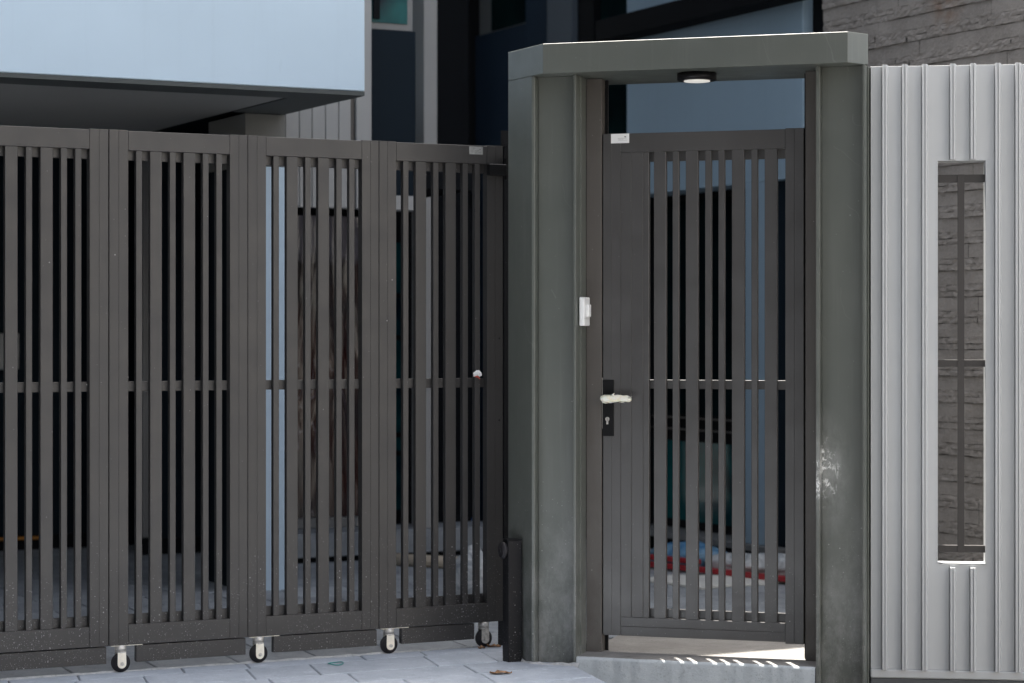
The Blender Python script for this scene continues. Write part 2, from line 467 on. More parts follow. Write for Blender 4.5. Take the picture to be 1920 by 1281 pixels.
# ------------------------------------------------------------------ portal frame of the side door
PC, PS = ang(-17.4)
P0 = Vector((.079, 9.086, 0))
def pw(x, y, z=0): return Vector((P0.x + x*PC - y*PS, P0.y + x*PS + y*PC, z))
portal = thing('door_portal', 'grey-green steel portal framing the pedestrian door', 'portal', P0, -17.4)
LB, LT = 2.358, 2.476
lint = prism('lintel', [(.0677, -.069), (1.281, -.069), (1.344, .027), (1.225, .41), (-.05, .41), (-.146, .149)], LB, LT, M['portal'], portal, .0012)
ZB = -.29
colL = prism('column', [(.0125, .050), (.1735, .050), (.1735, .145), (-.08, .145)], ZB, LB, M['portal'], portal, .002)
prism('flange', [(0, 0), (.0125, 0), (.0125, .045), (-.100, .1475), (-.146, .149)], ZB, LB-.001, M['portal'], colL)
box('flange', .1735, .1845, 0, .152, -.29, LB-.001, M['portal'], colL)
box('moulding', .1845, .1885, .06, .075, -.0, LB-.002, M['portal'], colL, .0008)
box('jamb', .1848, .249, .152, .215, .03, LB-.002, M['jamb'], portal, .002)
box('jamb', 1.079, 1.1465, .152, .215, .02, LB-.002, M['jamb'], portal, .002)
box('door_stop', .249, .262, .205, .215, .03, LB-.004, M['blackmetal'], portal, .001)
box('door_stop', 1.066, 1.079, .205, .215, .03, LB-.004, M['blackmetal'], portal, .001)
colR = box('column', 1.161, 1.326, .050, .145, -.29, LB, M['portal'], portal, .002)
box('flange', 1.147, 1.161, 0, .150, -.29, LB-.001, M['portal'], colR)
box('flange', 1.326, 1.3365, 0, .150, -.29, LB-.001, M['portal'], colR)
box('side_cover', 1.3365, 1.342, .062, .40, -.28, LB-.002, M['portal'], portal, .002)
# mortar fillet at the column foot
bm = bmesh.new()
prev = None
for i in range(15):
    t = i/14
    x = -.13 + t*.33
    y = -.004 if x > 0 else -x*1.0 - .006
    w = .010 + .012*random.random(); h = .006+.012*random.random()
    row = [bm.verts.new((x, y, h-.004)), bm.verts.new((x-.2*w, y-w, -.003))]
    if prev: bm.faces.new((prev[0], row[0], row[1], prev[1]))
    prev = row
link_mesh('mortar_fillet', finish(bm, 'mortar_fillet'), M['mortar'], portal)

# doorstep: a painted concrete step between the columns
step = thing('doorstep', 'pale concrete step under the pedestrian door', 'step', P0, -17.4)
bm = bmesh.new()
nx = 60
front = []
for i in range(nx+1):
    x = .1860 + i/nx*(1.1455-.1860)
    front.append((x, -.004 + random.uniform(-.003, .003) + .004*math.sin(x*9)))
top = .036
rows_ = []
for (x, y) in front:
    jag = random.uniform(-.004, .004)
    rows_.append([bm.verts.new(c) for c in ((x, y, -.31), (x, y, top-.013), (x, y+.0035, top-.0035+jag*.3), (x, y+.012+jag*.7, top), (x, .16, top+.001), (x, .9, top+.002))])
for r0, r1 in zip(rows_, rows_[1:]):
    for k in range(5): bm.faces.new((r0[k], r1[k], r1[k+1], r0[k+1]))
me = finish(bm, 'step_block', True); me.materials.append(M['doorstep']); me.materials.append(M['tread'])
for p_ in me.polygons:
    if p_.center.y > .02: p_.material_index = 1
link_mesh('step_block', me, None, step)

# ceiling spot lamp under the lintel
lampo = thing('ceiling_lamp', 'round black surface lamp with white lens under the portal lintel', 'lamp', pw(.655, .10, LB), -17.4)
cyl('lamp_body', (0, 0, -.016), (0, 0, 1), .078, .030, M['blackmetal'], lampo, 48, .003, True)
cyl('diffuser', (0, 0, -.032), (0, 0, 1), .052, .005, M['diffuser'], lampo, 40)

# white bell box on the column's inner face
bell = thing('bell_box', 'small white plastic box on the inner face of the left portal column', 'sensor', pw(.1845, .03, 1.355), -17.4)
box('housing', .0045, .026, .0, .085, 0, .115, M['white_plastic'], bell, .003)
box('button', .026, .036, .035, .068, .036, .086, M['white_plastic'], bell, .002)
box('cover_seam', .0262, .0268, .002, .083, .028, .0292, M['ink_grey'], bell, 0)

# ------------------------------------------------------------------ pedestrian door
DY = .156
door = thing('pedestrian_door', 'dark grey slatted aluminium door with wrapped lever handle, in the portal', 'door', pw(.2547, DY, 0), -17.4)
DW = .8165; ZD0, ZD1 = .106, 2.131
def part_box(name, x0, x1, y0, y1, z0, z1, m, parent, bev=.0012): return box(name, x0, x1, y0, y1, z0, z1, m, parent, bev)
for x0, x1 in ((0, .0357), (.0363, .0725), (.744, .7793), (.7799, DW)):
    part_box('stile', x0, x1, 0, .04, ZD0 if x0 < .7 else ZD0-.006, ZD1 if x0 < .7 else ZD1+.003, M['door'], door, .0005)
part_box('top_rail', .073, .7435, 0, .04, 2.055, ZD1, M['door'], door)
part_box('bottom_rail', .073, .7435, 0, .04, .144, .181, M['door'], door)
part_box('bottom_rail', .073, .7435, 0, .04, ZD0, .1435, M['door'], door)
for x0, x1 in ((.0732, .1168), (.1174, .1655), (.1661, .1898)):
    part_box('board', x0, x1, .001, .026, .1815, 2.0545, M['door'], door)
narrow = box_mesh(0, .0245, 0, .025, .1815, 2.0545, .0012, 'slat'); narrow.materials.append(M['door'])
wide = box_mesh(0, .0495, 0, .025, .1815, 2.0545, .0012, 'slat'); wide.materials.append(M['door'])
for x, me in ((.2105, wide), (.2875, narrow), (.3415, wide), (.4205, narrow), (.4745, narrow), (.5290, wide), (.6075, narrow), (.6610, wide)):
    link_mesh('slat', me, None, door, (x, .001, 0))
for z0, z1 in ((2.017, 2.06), (1.102, 1.1385), (.172, .217)):
    part_box('cross_rail', .150, .7437, .0275, .042, z0, z1, M['door'], door)
# lock plate, cylinder, strike strip, lever
plate = box('lock_plate', -.001, .0455, -.006, .0, .9105, 1.137, M['blackmetal'], door, .0015)
box('latch_strip', -.0065, -.003, .004, .03, .94, 1.146, M['steel'], door, .0004)
bm = bmesh.new(); bm_cyl(bm, (.020, -.0085, .979), (0, 1, 0), .0085, .005, 20); bm_box(bm, .016, .024, -.0108, -.0062, .958, .977)
link_mesh('key_cylinder', finish(bm, 'key_cylinder'), M['steel'], plate)
box('keyhole', .0192, .0208, -.0116, -.0109, .972, .984, M['blackmetal'], plate, 0)
cyl('spindle', (.018, -.022, 1.062), (0, 1, 0), .010, .034, M['blackmetal'], plate, 16)
def lever():
    rnd = random.Random(3)
    bm = bmesh.new(); prev = None; seg = 14
    xs = [0, .004, .012, .022, .034, .046, .058, .070, .082, .094, .105, .114, .122, .127]
    rad = [.004, .011, .0155, .0165, .0165, .0150, .0140, .0145, .0130, .0140, .0130, .0125, .0095, .003]
    for x, r in zip(xs, rad):
        ring = []
        for k in range(seg):
            t = 2*math.pi*k/seg
            rr = r*(1 + rnd.uniform(-.16, .16))
            ring.append(bm.verts.new((x + rnd.uniform(-.003, .003), -.040 + math.cos(t)*rr*.8, 1.062 + math.sin(t)*rr - .0015*math.sin(x*60))))
        if prev:
            for k in range(seg): bm.faces.new((prev[k], prev[(k+1) % seg], ring[(k+1) % seg], ring[k]))
        else: bm.faces.new(ring[::-1])
        prev = ring
    bm.faces.new(prev)
    for (x, z, dx, dz) in ((.050, 1.075, .012, .012), (.120, 1.066, .016, .007), (.030, 1.048, .02, -.004), (.085, 1.049, .02, -.003)):
        a = bm.verts.new((x-.008, -.052, z)); b_ = bm.verts.new((x+.008, -.050, z+.001)); c = bm.verts.new((x+dx, -.054, z+dz)); d = bm.verts.new((x, -.046, z-.003))
        bm.faces.new((a, b_, c)); bm.faces.new((b_, d, c)); bm.faces.new((d, a, c)); bm.faces.new((a, d, b_))
    return finish(bm, 'lever', True)
tag(link_mesh('lever', lever(), M['wrap'], plate), 'lever wrapped in torn white packing foam')
stick = box('sticker', .033, .1085, -.0012, -.0002, 2.0925, 2.1305, M['paper'], door, 0)
for x0, x1, z0, z1, m in ((.089, .096, 2.116, 2.1195, 'ink'), (.062, .098, 2.1115, 2.113, 'ink_grey'), (.062, .085, 2.1075, 2.1085, 'ink_grey'), (.064, .102, 2.1035, 2.1048, 'ink_grey')):
    box('print', x0, x1, -.0016, -.00125, z0, z1, M[m], stick, 0)

# ------------------------------------------------------------------ folding gate of four panels
G0 = Vector(((912-960)/FPX*9.56, 9.56, 0))
def gw(u, y=0, z=0): return Vector((G0.x + u*GC - y*GS, G0.y + u*GS + y*GC, z))
PWID = .5712
ZG0, ZG1 = .1070, 2.1165
def make_caster(parent, x, dirty=False):
    c = cyl('caster', (x, .020, .0945), (0, 0, 1), .0225, .025, M['steel'], parent, 28, .002, True)
    cyl('swivel_ring', (x, .020, .0795), (0, 0, 1), .0232, .006, M['steel'], c, 28, .001, True)
    for y0 in (-.0005, .0335):
        bm = bmesh.new()
        prof = [(x-.0165, .0785), (x+.0165, .0785), (x+.0180, .034)] + [(x + .0005 + .0175*math.cos(t), .034 + .0175*math.sin(t)) for t in [-math.pi*k/10 for k in range(1, 10)]] + [(x-.0170, .034)]
        f_ = [bm.verts.new((p[0], y0, p[1])) for p in prof]; g_ = [bm.verts.new((p[0], y0+.003, p[1])) for p in prof]
        bm.faces.new(f_); bm.faces.new(g_[::-1])
        for k in range(len(prof)): bm.faces.new((f_[k], g_[k], g_[(k+1) % len(prof)], f_[(k+1) % len(prof)]))
        link_mesh('fork', finish(bm, 'fork'), M['zinc'] if not dirty else M['steel'], c)
    bm = bmesh.new(); bm_cyl(bm, (x, .019, .0375), (0, 1, 0), .0372, .024, 40)
    bmesh.ops.bevel(bm, geom=[e for e in bm.edges if e.calc_face_angle(0) > .8], offset=.006, segments=3, affect='EDGES')
    link_mesh('wheel', finish(bm, 'wheel', True), M['tyre'], c)
    cyl('axle_bolt', (x+.001, -.003, .0345), (0, 1, 0), .0078, .006, M['steel'], c, 6, .001)
    return c
def make_panel():
    g = thing('folding_gate', '', 'gate', gw(-1.638), 27, 'folding gate panels')
    for x0, x1 in ((0, .0375), (.0380, .0760), (.4955, .5330), (.5335, PWID-.0012)):
        part_box('stile', x0, x1, 0, .04, ZG0, ZG1+.0025, M['gate'], g, .0005)
    part_box('top_rail', .0766, .4949, 0, .04, 2.0405, ZG1, M['gate'], g)
    part_box('bottom_rail', .0766, .4949, 0, .04, ZG0+.0005, .186, M['gate'], g)
    nm = box_mesh(0, .0245, 0, .025, .1865, 2.040, .0012, 'slat'); nm.materials.append(M['gate'])
    wm = box_mesh(0, .0485, 0, .025, .1865, 2.040, .0012, 'slat'); wm.materials.append(M['gate'])
    for x, me in ((.1080, nm), (.1650, wm), (.2455, nm), (.3020, wm), (.3820, nm), (.4385, nm)):
        link_mesh('slat', me, None, g, (x, .001, 0))
    for z0, z1 in ((2.003, 2.046), (1.0975, 1.1365), (.180, .224)):
        part_box('cross_rail', .0766, .4949, .0275, .042, z0, z1, M['gate'], g)
    part_box('lower_board', .110, .5635, .004, .030, .0375, .1035, M['gate'], g, .0015)
    box('mounting_plate', .008, .135, .002, .038, .1042, .1066, M['zinc'], g, .0003)
    make_caster(g, .0505)
    return g
panel = make_panel()
def dup(o):
    r = o.copy(); COL.objects.link(r)
    for ch in list(o.children):
        c = ch.copy(); COL.objects.link(c); c.parent = r
        for gch in list(ch.children):
            d = gch.copy(); COL.objects.link(d); d.parent = c
    return r
p1 = dup(panel); p3 = dup(panel); p4 = dup(panel)
p1.location = gw(-2.212); p3.location = gw(-1.0655); p4.location = gw(-.4925)
p1['label'] = 'leftmost folding gate panel, cut by the photo edge'
panel['label'] = 'folding gate panel under the right end of the soffit, second from the left'
p3['label'] = 'folding gate panel in front of the plastic-wrapped house door'
p4['label'] = 'folding gate panel beside the portal, with grey sticker and two casters'
for ch in p4.children:
    if ch.name.startswith('lower_board'):
        ch.data = box_mesh(.102, .4385, .004, .030, .0375, .1035, .0015, 'lower_board'); ch.data.materials.append(M['gate'])
make_caster(p4, .488, True)
st = box('sticker', .412, .475, -.0012, -.0002, 2.079, 2.112, M['paper_grey'], p4, 0)
for x0, x1, z0, z1 in ((.436, .458, 2.0945, 2.0957), (.458, .465, 2.098, 2.101), (.445, .468, 2.089, 2.0902)):
    box('print', x0, x1, -.0016, -.00125, z0, z1, M['ink'], st, 0)
for z in (1.304, .958):
    cyl('rivet', (.553, -.0008, z), (0, 1, 0), .004, .003, M['gate_dark'], p4, 10)

# hinge post between gate and portal
post = thing('gate_post', 'dark narrow hinge post behind the left portal column', 'post', gw(.084), 27)
box('post_tube', .0, .05, .002, .06, 0.0, 2.12, M['gate_dark'], post, .002)
bm = bmesh.new(); bm_prism(bm, [(-.012, .0), (.030, .0), (.030, .012), (-.012, .012)], 2.12, 2.185)
link_mesh('gusset_plate', finish(bm, 'gusset_plate'), M['gate_dark'], post)
box('hinge_block', -.085, -.001, -.030, -.003, 1.992, 2.040, M['blackmetal'], post, .003)
cyl('hinge_pin', (.002, -.016, 2.02), (0, 0, 1), .006, .09, M['blackmetal'], post, 14)

# short guide post with roller in front of the gate end
MP = Vector((-.0150, 9.12, .012))
guide = thing('guide_post', 'short dark square guide post with a roller at the gate end', 'post', MP, 23)
box('post_tube', 0, .060, 0, .060, -.03, .478, M['gate_dark'], guide, .002)
box('post_cap', -.001, .061, -.001, .061, .4782, .4815, M['gate_dark'], guide, .0008)
cyl('roller', (-.012, .028, .437), (1, 0, .0), .034, .022, M['tyre'], guide, 28, .006, True)
cyl('roller_axle', (-.025, .028, .437), (1, 0, 0), .008, .006, M['gate_dark'], guide, 12)

# ------------------------------------------------------------------ white ribbed fence with slot window
W0 = Vector(((1632-960)/FPX*8.75, 8.75, 0))
fence = thing('ribbed_fence', 'white vertically ribbed metal fence wall with a tall slot window', 'fence', W0, -7.8)
FZ0, FZ1 = .030, 2.355
SX0, SX1, SZ0, SZ1 = .256, .437, .4378, 1.9882
ribs = [.0425, .118, .194, .300, .3765, .4695, .5455, .6385, .7145, .8205, .8965, .9895, 1.0655, 1.1715]
def bm_rib(bm, x, z0, z1):
    prof = [(0, .004), (.0004, -.031), (.0012, -.0330), (.0085, -.0330), (.0091, -.022), (.0122, -.022), (.0128, -.0300), (.0180, -.0285), (.0194, -.016), (.0220, -.009), (.0240, .001)]
    lo = [bm.verts.new((x+p[0], p[1], z0)) for p in prof]; hi = [bm.verts.new((x+p[0], p[1], z1)) for p in prof]
    for i in range(len(prof)-1): bm.faces.new((lo[i], lo[i+1], hi[i+1], hi[i]))
    bm.faces.new(lo[::-1]); bm.faces.new(hi)
edges = [0.0] + ribs + [1.25]
FT = .11                                  # wall thickness
def bm_plate(bm, outline):
    """flat board of any outline in x,z with 2 cm of thickness"""
    f_ = [bm.verts.new((x, 0, z)) for x, z in outline]; g_ = [bm.verts.new((x, .02, z)) for x, z in outline]
    bm.faces.new(f_); bm.faces.new(g_[::-1])
    for k in range(len(f_)): bm.faces.new((f_[k], g_[k], g_[(k+1) % len(f_)], f_[(k+1) % len(f_)]))
for i in range(len(edges)-1):
    x0, x1 = edges[i]+.0016, edges[i+1]-.0004
    rects = []
    if x1 <= SX0 or x0 >= SX1: rects.append(([(x0, FZ0), (x1, FZ0), (x1, FZ1), (x0, FZ1)], FZ0, FZ1+.004))
    elif x0 < SX0: rects.append(([(x0, FZ0), (x1, FZ0), (x1, SZ0), (SX0, SZ0), (SX0, SZ1), (x1, SZ1), (x1, FZ1), (x0, FZ1)], FZ0, FZ1+.004))
    elif x1 > SX1:
        rects.append(([(x0, FZ0), (x1, FZ0), (x1, FZ1), (x0, FZ1), (x0, SZ1), (SX1, SZ1), (SX1, SZ0), (x0, SZ0)], None, None))
    else:
        rects.append(([(x0, FZ0), (x1, FZ0), (x1, SZ0), (x0, SZ0)], FZ0, SZ0-.012))
        rects.append(([(x0, SZ1), (x1, SZ1), (x1, FZ1), (x0, FZ1)], SZ1+.004, FZ1+.004))
    for outline, za, zb in rects:
        bm = bmesh.new(); bm_plate(bm, outline)
        if i > 0:
            if za is None:
                bm_rib(bm, x0, FZ0, SZ0-.012); bm_rib(bm, x0, SZ1+.004, FZ1+.004)
            else: bm_rib(bm, x0, za, zb)
        link_mesh('cladding_board', finish(bm, 'cladding_board'), M['fence'], fence)
# core behind the boards, left open at the slot
bm = bmesh.new()
for a_, b_, c_, d_ in ((0.003, SX0-.004, FZ0, FZ1-.004), (SX1+.004, 1.25, FZ0, FZ1-.004), (SX0-.004, SX1+.004, FZ0, SZ0-.004), (SX0-.004, SX1+.004, SZ1+.004, FZ1-.004)):
    bm_box(bm, a_, b_, .021, FT-.002, c_, d_)
link_mesh('core', finish(bm, 'core'), M['fence'], fence)
fr = bmesh.new()
for a_, b_, c_, d_ in ((SX0-.0035, SX0, SZ0, SZ1), (SX1, SX1+.0035, SZ0, SZ1), (SX0-.0035, SX1+.0035, SZ0-.0035, SZ0), (SX0-.0035, SX1+.0035, SZ1, SZ1+.0035)):
    bm_box(fr, a_, b_, -.0025, FT+.002, c_, d_)
slot = link_mesh('slot_frame', finish(fr, 'slot_frame'), M['fence'], fence)
for z0, z1 in ((1.9075, 1.9365), (1.196, 1.223), (.4805, .5075)):
    box('slot_bar', SX0+.0005, SX1-.0005, .026, .050, z0, z1, M['bar'], slot, .001)
box('slot_bar', .332, .358, .022, .0255, .4800, 1.937, M['bar'], slot, .0008)
box('top_cap', .0, 1.25, .003, FT, FZ1-.0035, FZ1+.001, M['fence'], fence, .0008)
box('base_ledge', -.0, 1.25, -.012, FT-.002, -.004, FZ0-.001, M['fence'], fence, .004)
box('base_curb', -.0, 1.25, -.006, FT+.01, -.31, -.0045, M['curb'], fence, .003)

# ------------------------------------------------------------------ house
house = house_empty('house', 'modern house with pale blue canopy box, navy walls and teal windows', 'house')
CZ = 2.396
can = box('canopy', -7, 0, 0, .976, CZ+.02, 4.7, M['blue'], house, .004)
# soffit: dark border frame with a paler recessed panel field
bm = bmesh.new()
bm_box(bm, -7, 0, .002, .25, CZ, CZ+.018); bm_box(bm, -.27, -.002, .25, .975, CZ+.0005, CZ+.018)
link_mesh('soffit_border', finish(bm, 'soffit_border'), M['soffit_edge'], can)
for a0, a1 in ((-7, -4.71), (-4.70, -2.275), (-2.27, -.272)):
    box('soffit_panel', a0, a1, .252, 2.9, CZ+.006, CZ+.019, M['soffit'], can, .001)
box('carport_roof', -7, .36, 1.06, 4.5, CZ+.0205, 2.75, M['black'], house, .003)
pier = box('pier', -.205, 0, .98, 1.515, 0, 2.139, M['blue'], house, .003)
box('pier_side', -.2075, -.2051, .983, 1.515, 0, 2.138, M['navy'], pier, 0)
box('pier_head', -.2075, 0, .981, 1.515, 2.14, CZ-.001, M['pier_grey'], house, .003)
# bulkhead of vertical boards over the entrance, and the tall end board
bx = [.0015, .075, .142, .213, .284, .350]
for x0, x1 in zip(bx, bx[1:]):
    box('cladding_board', x0+.0015, x1-.0015, .985, 1.05, 1.947, 5.2, M['greywall'], house, .003)
box('recess_strip', .350, .376, 1.0, 1.05, 1.947, 5.2, M['bar'], house, .001)
box('end_board', .376, .459, .98, 1.05, 1.947, 5.2, M['greywall'], house, .003)
box('navy_panel', .459, .755, 1.10, 1.16, 2.021, 2.862, M['navy'], house, .003)
box('beam', .459, .755, 1.03, 1.16, 1.948, 2.020, M['greywall'], house, .003)
box('pilaster', ha(795, 2.13), ha(820, 2.13), 2.13, 2.30, .2365, 5.2, M['greywall'], house, .003)
win = box('window', .459, .7455, 1.115, 1.15, 2.863, 5.0, M['frame_grey'], house, .003)
box('pane', .475, .712, 1.108, 1.1145, 2.897, 4.9, M['teal_glass'], win, 0)
box('blind', .521, .556, 1.098, 1.1075, 2.915, 4.9, M['black'], win, 0)
# entrance recess: wrapped door, teal side window, platform
plat = box('entrance_platform', .35, 1.76, 2.10, 2.52, .105, .236, M['pave_back'], house, .004)
box('platform_foot', .41, 1.76, 2.13, 2.52, .0, .104, M['black'], house, 0)
edoor = box('front_door', .60, 1.04, 2.43, 2.48, .295, 1.989, M['film'], house, .002)
box('door_sill', .58, 1.06, 2.40, 2.50, .237, .294, M['frame_grey'], edoor, .003)
box('door_frame', .56, 1.08, 2.482, 2.515, .237, 2.06, M['black'], edoor, .002)
swin = box('window', 1.13, 1.73, 2.45, 2.51, .237, 2.06, M['black'], house, .002)
box('pane', 1.19, 1.285, 2.438, 2.4495, .32, 1.847, M['teal_glass'], swin, 0)
for z in (.63, .735, 1.29, 1.53): box('glazing_bar', 1.18, 1.30, 2.430, 2.4375, z, z+.028, M['black'], swin, 0)
box('entrance_wall', .34, 1.745, 2.525, 2.70, .0, 5.2, M['black'], house, 0)
box('entrance_ceiling', .02, 1.16, 1.17, 2.524, 2.07, 2.2, M['black'], house, 0)
# carport interior
a2 = ha(284, 3.0)
box('carport_wall', -7, 1.4, 3.60, 3.75, .0, CZ+.004, M['navy'], house, 0)
box('carport_wall', a2, 1.4, 3.0, 3.15, .0, CZ+.004, M['navy'], house, 0)
a1 = ha(264, 3.0)
box('door_jamb', a1, a2-.004, 2.98, 3.1, .17, CZ+.003, M['frame_grey'], house, .004)
box('carport_skirting', -7, a1, 3.57, 3.599, .05, .16, M['black'], house, 0)
box('carport_skirting', a1, 1.4, 2.96, 2.979, .05, .165, M['black'], house, 0)
# back wall of the courtyard
box('rear_wall', 1.40, 2.9, 4.32, 4.5, 0, 5.2, M['black'], house, 0)
# wing along the right side of the courtyard (faces the gate side, a = WA)
WA = 2.667; WB = .437
def wing(name, s0, s1, z0, z1, mat, out=0., thick=.25, parent=None, bev=.003):
    return box(name, WA-out, WA-out+thick, WB+s0, WB+s1, z0, z1, mat, parent or house, bev)
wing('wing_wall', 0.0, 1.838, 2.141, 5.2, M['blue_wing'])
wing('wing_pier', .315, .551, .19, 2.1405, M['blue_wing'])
wing('wing_pier_recess', .199, .3145, .19, 2.1405, M['navy'], -.05, .2)
wing('wing_downpipe_recess', -.18, .199, .10, 2.1405, M['black'], -.05, .2)
wing('wing_gap', -.178, -.002, 2.142, 5.2, M['black'], -.06, .19)
sill = wing('window_sill', .2, 1.9, .155, .188, M['frame_grey'], .03, .3)
wing('plinth', .2, 2.4, .0, .154, M['black'], -.05, .2)
ww = wing('window', .552, 1.90, .189, 2.1405, M['black'], -.20, .06)
box('pane', WA+.19, WA+.1995, WB+.60, WB+1.86, .24, .70, M['teal_glass'], ww, 0)
box('pane', WA+.19, WA+.1995, WB+.60, WB+1.86, .86, 2.10, M['dark_glass'], ww, 0)
for z in (.765, .832): box('glazing_bar', WA+.17, WA+.1895, WB+.56, WB+1.88, z, z+.009, M['bar'], ww, 0)
wing('end_window_frame', 1.84, 2.295, 0, 5.2, M['black'], -.08, .2)
gw_ = wing('window', 1.86, 2.28, .4, 5.1, M['dark_glass'], -.07, .01, bev=0)
wing('dark_strip', 2.296, 2.50, 0, 5.2, M['black'], -.03, .2)
wing('wing_pilaster', 2.501, 2.832, 0, 5.2, M['steelblue'], .01, .25)
wing('wing_end_pier', 2.833, 3.147, 0, 5.2, M['navy_wing'], .0, .25)
wing('wing_end_wall', 3.148, 3.88, 0, 3.33, M['navy_wing'], .0, .25)
w2 = wing('window', 3.149, 3.88, 3.332, 5.1, M['frame_grey'], -.03, .1)
box('pane', WA+.02, WA+.0295, WB+3.16, WB+3.68, 3.345, 5.0, M['dark_glass'], w2, 0)
wing('sun_hood', -.1, 1.93, 3.06, 3.185, M['black'], .16, .1585)
# upper storey bridging the court (above the picture), whose roof edge casts the shade
box('upper_storey', -7, 6.0, .981, 7.5, 5.21, 5.99, M['blue'], house, .01)
box('shade_parapet', -7, 1.12, .981, 1.3, 5.995, 6.36, M['blue'], house, .01)  # raised roof edge added out of view, keeps sun off the driveway
# orange hose along the skirting and a switch box inside the carport
tag(link_mesh('garden_hose', box_mesh(-5.6, ha(78, 3.54), 3.53, 3.555, .135, .155, .008, 'garden_hose'), M['orange']), 'orange hose running along the back wall of the dark carport', 'hose')
bpy.data.objects['garden_hose'].location = (HX, HY, 0); bpy.data.objects['garden_hose'].rotation_euler = (0, 0, R(27))
sb = thing('meter_box', 'grey wall box at the left photo edge inside the carport', 'meter box', hw(ha(-14, 3.55), 3.55, 1.12), 27)
box('case', -.14, .14, -.06, .04, 0, .21, M['greybox'], sb, .006)
box('case_lid', -.12, .12, -.075, -.061, .145, .20, M['greybox'], sb, .003)

# house added out of view on the left, to block sky light
nb = thing('sky_blocker_house', 'unseen grey house added on the left to block sky light', 'house', (-2.75, -.3, 0), 3)
box('house_wall', -7, 0, -9, 8.3, -.31, 11.4, M['nb'], nb, .01)
for y_ in (-6, -3.6, -1.2, 1.2, 3.6, 6.0):
    for z_ in (.9, 4.6, 8.2):
        w_ = box('window', -.05, .04, y_, y_+1.2, z_, z_+1.4, M['frame_grey'], nb, .004)
        box('pane', .041, .045, y_+.06, y_+1.14, z_+.06, z_+1.34, M['dark_glass'], w_, 0)
box('parapet', -7.1, .1, -9.1, 8.4, 11.41, 11.6, M['curb'], nb, .01)

wh = thing('added_street_house', 'unseen white house added across the street to the right, behind the camera, to reflect sunlight', 'house', (6.5, -6.5, 0), 20)  # added behind the camera to bounce sun and reflect in the gate
box('house_wall', 0, 13, -6, 0, -.31, 8.0, M['white_house'], wh, .01)
for x_ in (1.2, 5.0, 8.8):
    for z_ in (.9, 4.6):
        w_ = box('window', x_, x_+1.6, -.04, .05, z_, z_+1.4, M['frame_grey'], wh, .004)
        box('pane', x_+.06, x_+1.54, .051, .055, z_+.06, z_+1.34, M['dark_glass'], w_, 0)
box('parapet', -.1, 13.1, -6.1, .1, 8.01, 8.2, M['curb'], wh, .01)
op = thing('added_street_house', 'unseen dark grey house row added across the street behind the camera to block low sky', 'house', (-8.6, -9.5, 0), 0)  # added row of houses, kept dark to cut light from the low sky
box('house_wall', 0, 14, -6, 0, -.31, 7.0, M['op'], op, .01)
for x_ in (1.2, 5.0, 8.8, 11.8):
    for z_ in (.9, 4.2):
        w_ = box('window', x_, x_+1.6, -.04, .05, z_, z_+1.4, M['frame_grey'], op, .004)
        box('pane', x_+.06, x_+1.54, .051, .055, z_+.06, z_+1.34, M['dark_glass'], w_, 0)
box('parapet', -.1, 14.1, -6.1, .1, 7.01, 7.2, M['curb'], op, .01)

# ------------------------------------------------------------------ split-stone side wall
stonew = house_empty('stone_wall', 'tall grey split-stone side wall rising behind the ribbed fence', 'wall')
box('wall_core', WA+.03, WA+.28, -2.45, WB-.185, -.3, 4.2, M['joint'], stonew, 0)
variants = {}
def stone_mesh(L, H, rough, seed):
    rnd = random.Random(seed)
    nx_, nz_ = (44, 2) if rough else (24, 2)
    bm = bmesh.new()
    g = []
    for j in range(nz_+1):
        r_ = []
        for i in range(nx_+1):
            d = rnd.uniform(-.0030, .0026) if rough else rnd.uniform(-.0016, .0016)
            zz = j/nz_*H
            if 0 < i < nx_ and j in (0, nz_): zz += rnd.uniform(-.0022, .0014)
            r_.append(bm.verts.new((d, -i/nx_*L, zz)))
        g.append(r_)
    for j in range(nz_):
        for i in range(nx_): bm.faces.new((g[j][i], g[j][i+1], g[j+1][i+1], g[j+1][i]))
    for j, s_ in ((0, 1), (nz_, -1)):     # bottom and top lips back into the wall
        back = [bm.verts.new((.035, v.co.y, v.co.z)) for v in g[j]]
        for i in range(nx_):
            bm.faces.new((g[j][i], back[i], back[i+1], g[j][i+1]))
    me = finish(bm, 'stone_strip')
    # face the court
    if me.polygons[0].normal.x > 0: me.flip_normals()
    me.materials.append(M['stone' if rough else 'stone_flat'])
    return me
SL = .87
for kind_, H in (('flat', .0655), ('split', .0262)):
    variants[kind_] = [stone_mesh(SL-.003, H, kind_ == 'split', 40+k+len(kind_)) for k in range(7)]
z = -.06
PER = .1243
while z < 3.75:
    off = random.uniform(.0, SL)
    for kind_, dz, pro in (('flat', 0, 0), ('split', .0680, .006), ('split', .0965, .003)):
        o_ = off + random.uniform(0, .5)
        bb = (WB-.186)
        for k in range(3):
            me = random.choice(variants[kind_])
            sc = random.uniform(.35, 1.0) if k == 0 else (1.0 if k == 1 else 1.12)
            so = link_mesh('stone_strip', me, None, stonew, (WA - pro*random.uniform(.2, 1.4), bb, z+dz))
            so.scale.y = sc; bb -= SL*sc
    z += PER

